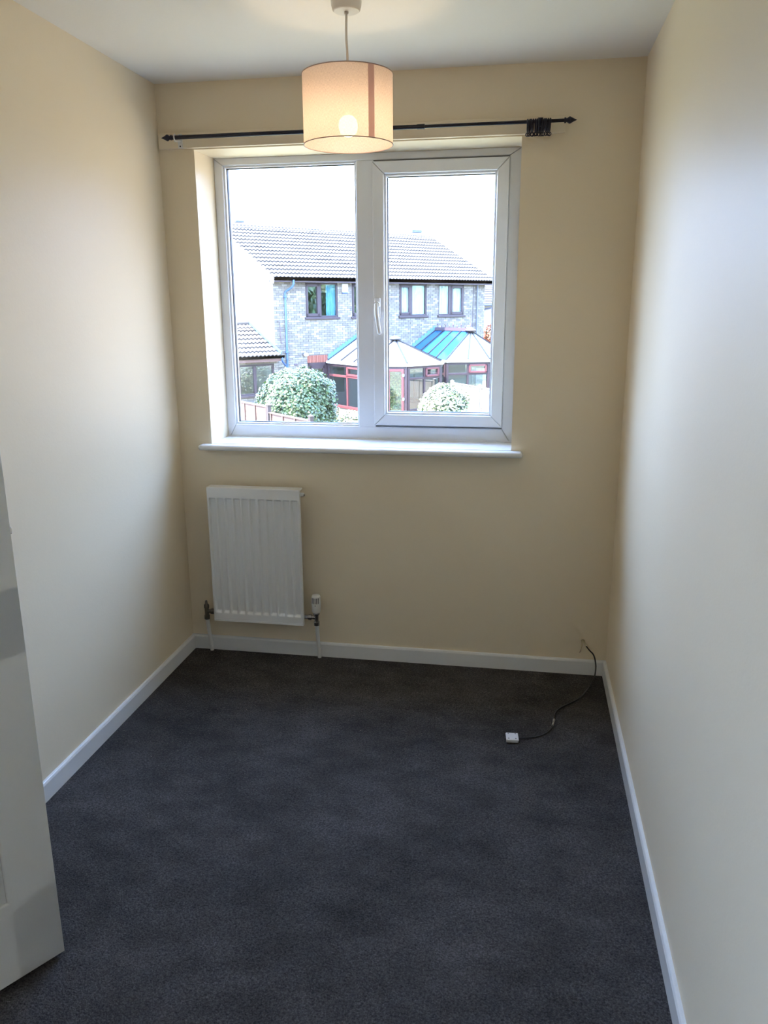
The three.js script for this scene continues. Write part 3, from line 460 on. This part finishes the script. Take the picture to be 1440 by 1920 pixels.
      for (let q = 0; q < k; q++) { const u = s0 + (s1 - s0) * q / k, v = s0 + (s1 - s0) * (q + 1) / k; mesh('pane', bx(u, v, sillH + 0.04, tr, -0.01, -0.003), M.glass, f); mesh('pane', bx(u, v, tr, top, -0.01, -0.003), M.glass, f);
        if (c.vent === q) for (const g of [bx(u + 0.03, v - 0.03, tr + 0.03, tr + 0.1, 0, z1 + 0.03, 0.01), bx(u + 0.03, v - 0.03, top - 0.06, top, 0, z1 + 0.03, 0.01), bx(u + 0.03, u + 0.1, tr + 0.03, top, 0, z1 + 0.03, 0.01), bx(v - 0.1, v - 0.03, tr + 0.03, top, 0, z1 + 0.03, 0.01)]) mesh('vent_rail', g, M.red, f); }
      mesh('dwarf_wall', bx(0, L, 0, sillH - 0.03, -0.1, 0.02), M.brick[0], f);
    }
  }
  return o;
}
conservatory('conservatory with a white faceted roof and a red framed glazed door', [[2.15, 0], [2.15, 2.4], [3.15, 3.3], [4.65, 3.3], [4.95, 3.0], [4.95, 0]], 2.17, [3.5, 2.93, 2.2], { bar: M.bar, side: M.opal, front: M.opal, ridge: M.slate, gutter: M.white, n: 3, crest: 0, flash: [-1], split: {}, walls: [{ k: 2, m: M.red, vent: 1 }, { door: true }, { k: 2, vent: 1 }, null, { k: 2 }] });
conservatory('conservatory with blue roof glazing and a spiked ridge', [[5.6, 0], [5.6, 2.5], [7.05, 3.25], [8.6, 2.7], [9.0, 2.3], [9.0, 0]], 2.15, [7.25, 3.12, 2.0], { bar: M.bar, side: M.blueGlass, front: M.paleGlass, ridge: M.fascia, gutter: M.white, n: 4, crest: 8, flash: [-1], split: { 1: 2 }, walls: [{ k: 2 }, { k: 2, vent: 1 }, { k: 2 }, null, { k: 2 }] });

// ------------------------------------------------ hedges, shrubs and trees: a dark twig core under a skin of leaves
const leafGeo = (() => { const g = new THREE.BufferGeometry(); g.setAttribute('position', new THREE.Float32BufferAttribute([0, 0, 0, -0.32, 0.12, 0.45, 0.32, 0.12, 0.45, 0, 0.02, 1], 3)); g.setIndex([0, 2, 1, 1, 2, 3]); g.computeVertexNormals(); g.setAttribute('uv', new THREE.Float32BufferAttribute([0.5, 0, 0, 0.5, 1, 0.5, 0.5, 1], 2)); return g; })();
const leafMat = mat([1, 1, 1], 0.55, { side: THREE.DoubleSide, transmission: 0.3, thickness: 0 });
function bush(name, label, category, a, b, h0, rad, count, size, colors, power = 2, group) {
  const o = ext(name, label, category, a, 0, b, group), [rx, ry, rz] = rad, cy = h0 + ry;
  const surf = (d) => { const k = Math.pow(Math.pow(Math.abs(d.x), power) + Math.pow(Math.abs(d.y), power) + Math.pow(Math.abs(d.z), power), -1 / power), q = k * (1 + 0.14 * noise.noise(d.x * 2.5 + a, d.y * 2.5, d.z * 2.5 + b)); return V(d.x * rx * q, cy + d.y * ry * q, d.z * rz * q); };
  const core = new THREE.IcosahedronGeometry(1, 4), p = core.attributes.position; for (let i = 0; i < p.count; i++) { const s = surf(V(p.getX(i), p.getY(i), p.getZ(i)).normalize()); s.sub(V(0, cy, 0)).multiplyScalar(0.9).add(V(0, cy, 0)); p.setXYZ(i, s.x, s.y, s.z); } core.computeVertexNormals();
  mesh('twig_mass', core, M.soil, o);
  mesh('stem', rod([0, 0, 0], [0, Math.max(0.05, h0 + ry * 0.5), 0], Math.max(0.03, rx * 0.07), 8), M.post, o);
  const im = new THREE.InstancedMesh(leafGeo, leafMat, count), m4 = new THREE.Matrix4(), q = new THREE.Quaternion(), q2 = new THREE.Quaternion();
  for (let i = 0; i < count; i++) {
    const u = rr(-1, 1), t = rr(0, Math.PI * 2), s = Math.sqrt(1 - u * u), d = V(s * Math.cos(t), u, s * Math.sin(t)), at = surf(d).sub(V(0, cy, 0)).multiplyScalar(rr(0.9, 1.02)).add(V(0, cy, 0));
    q.setFromUnitVectors(V(0, 1, 0), d.clone().add(V(rr(-0.7, 0.7), rr(-0.4, 0.9), rr(-0.7, 0.7))).normalize()); q2.setFromAxisAngle(V(0, 1, 0), rr(0, 6.28)); q.multiply(q2);
    const k = size * rr(0.7, 1.3); im.setMatrixAt(i, m4.compose(at, q, V(k, k, k))); const c = colors[Math.floor(rnd() * colors.length)]; im.setColorAt(i, lin(c[0] * rr(0.8, 1.2), c[1] * rr(0.8, 1.2), c[2] * rr(0.8, 1.2)));
  }
  im.name = 'foliage'; im.castShadow = im.receiveShadow = true; o.add(im); tag(im, null, null, null, 'stuff'); return o;
}
const G1 = [[0.065, 0.1, 0.03], [0.09, 0.13, 0.04], [0.045, 0.078, 0.026]], GY1 = [[0.2, 0.2, 0.05], [0.24, 0.23, 0.07], [0.15, 0.18, 0.05]];
bush('clipped_hedge', 'large rounded green hedge behind the fence', 'hedge', -3.38, 7, 0.25, [0.86, 1.12, 0.8], 15000, 0.085, G1, 3.4);
bush('shrub', 'small soft green shrub beside the extension window', 'shrub', -2.7, 4.2, 0.1, [0.42, 0.85, 0.42], 1800, 0.08, [[0.06, 0.13, 0.06], [0.08, 0.16, 0.07]]);
bush('shrub', 'pale leafy shrub in front of the white roofed conservatory', 'shrub', 2.35, 6.1, 0.15, [0.82, 0.8, 0.7], 4500, 0.09, [[0.26, 0.27, 0.16], [0.32, 0.32, 0.22], [0.14, 0.17, 0.05]]);
bush('shrub', 'low pale shrub on the lawn beside the large hedge', 'shrub', -0.75, 5.6, 0.02, [0.75, 0.55, 0.6], 3000, 0.08, [[0.28, 0.28, 0.17], [0.33, 0.31, 0.18], [0.4, 0.32, 0.08]]);
bush('shrub', 'yellow green shrub standing inside the conservatory glazing', 'shrub', 3.5, 2.0, 0.3, [0.55, 0.75, 0.55], 2200, 0.09, GY1);
bush('shrub', 'orange leaved shrub below the far house gutter', 'shrub', 17.95, -7.4, 1.8, [0.9, 0.65, 0.6], 1500, 0.12, [[0.3, 0.07, 0.03], [0.33, 0.11, 0.05]]);
for (const [a, b, r, l] of [[8.5, 16.5, 3.0, 'broad green garden tree nearest the clipped hedge side'], [16, 17.5, 3.2, 'broad green garden tree between two others'], [23.6, 18.5, 3.0, 'broad green garden tree furthest along the gardens']]) bush('garden_tree', l, 'tree', a, b, 1.2, [r, 3.6, r], 4500, 0.4, [[0.14, 0.24, 0.1], [0.2, 0.3, 0.14], [0.1, 0.19, 0.09]], 2.3, 'trees along the side of the gardens');

// ------------------------------------------------ fences
function panel(fence, x, top, mats) { // boards run along the fence's own x
  const n = 14, bh = (top - 0.12) / n, p = mesh('panel', merge([bx(x + 0.04, x + 1.8, top - 0.025, top, -0.05, 0.05, 0.006), bx(x + 0.05, x + 1.8, 0.06, 0.11, -0.03, 0.03)]), mats[1], fence);
  for (let i = 0; i < n; i++) mesh('board', new THREE.BoxGeometry(1.72, bh + 0.02, 0.012).rotateX(-0.09), mats[i % mats.length], p, [x + 0.91, 0.1 + bh * (i + 0.5), rr(-0.002, 0.002)]);
  for (let i = 0; i < 4; i++) for (const z of [-0.025, 0.025]) mesh('batten', bx(x + 0.07 + i * 0.545, x + 0.115 + i * 0.545, 0.08, top - 0.02, z - 0.012, z + 0.012), mats[0], p);
}
function post(fence, x, top, m) { const p = mesh('post', bx(x - 0.045, x + 0.045, 0, top, -0.045, 0.045), m, fence); mesh('post_cap', new THREE.ConeGeometry(0.085, 0.05, 4).rotateY(Math.PI / 4).translate(x, top + 0.025, 0), m, p); }
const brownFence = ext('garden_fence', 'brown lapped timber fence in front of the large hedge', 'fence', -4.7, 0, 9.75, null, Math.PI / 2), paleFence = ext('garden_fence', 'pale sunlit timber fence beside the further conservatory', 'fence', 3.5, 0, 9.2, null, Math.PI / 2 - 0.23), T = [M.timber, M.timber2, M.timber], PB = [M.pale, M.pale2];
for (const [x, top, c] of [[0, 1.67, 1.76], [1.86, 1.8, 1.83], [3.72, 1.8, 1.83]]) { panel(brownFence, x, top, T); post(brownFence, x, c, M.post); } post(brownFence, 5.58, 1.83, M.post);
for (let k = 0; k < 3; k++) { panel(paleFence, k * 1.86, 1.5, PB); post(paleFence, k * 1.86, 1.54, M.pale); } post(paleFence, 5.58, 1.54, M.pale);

{ // ------------------------------------------------ the next house along, seen past the gable
  const o = ext('neighbour_house', 'pale house with a low tiled roof beyond the brick pair', 'house', 17, 0, -8.2);
  mesh('wall', bx(-1.2, 6, 0, 4.05, -6, 0), M.render, o); tileRoof(o, -1.4, 6, 4.12, 0.3, 5.6, -3, 60);
  mesh('gutter', rod([-1.4, 4.08, 0.34], [6, 4.08, 0.34], 0.06, 10), M.slate, o); mesh('downpipe', tube([[1.1, 4.05, 0.34], [1.08, 3.95, 0.33], [0.75, 3.85, 0.1], [0.68, 3.75, 0.06], [0.68, 2, 0.06]], 0.04, 20, 8), M.slate, o);
}
{ // the staggered house next door, outside the frame: its sunlit side faces the window
  const o = thing('adjoining_house', 'buff brick house projecting forward beside the room', 'house', [3.3, GY, -1.5]), cream = mat([0.36, 0.27, 0.17], 0.9);
  mesh('wall', bx(0, 6, 0, 5.1, -10.5, 0), cream, o); mesh('roof', prism([[-0.3, 5.0], [6.3, 5.0], [3, 7.3]], 11).translate(0, 0, -10.75), M.tile[1], o);
}
renderer.render(scene, camera);
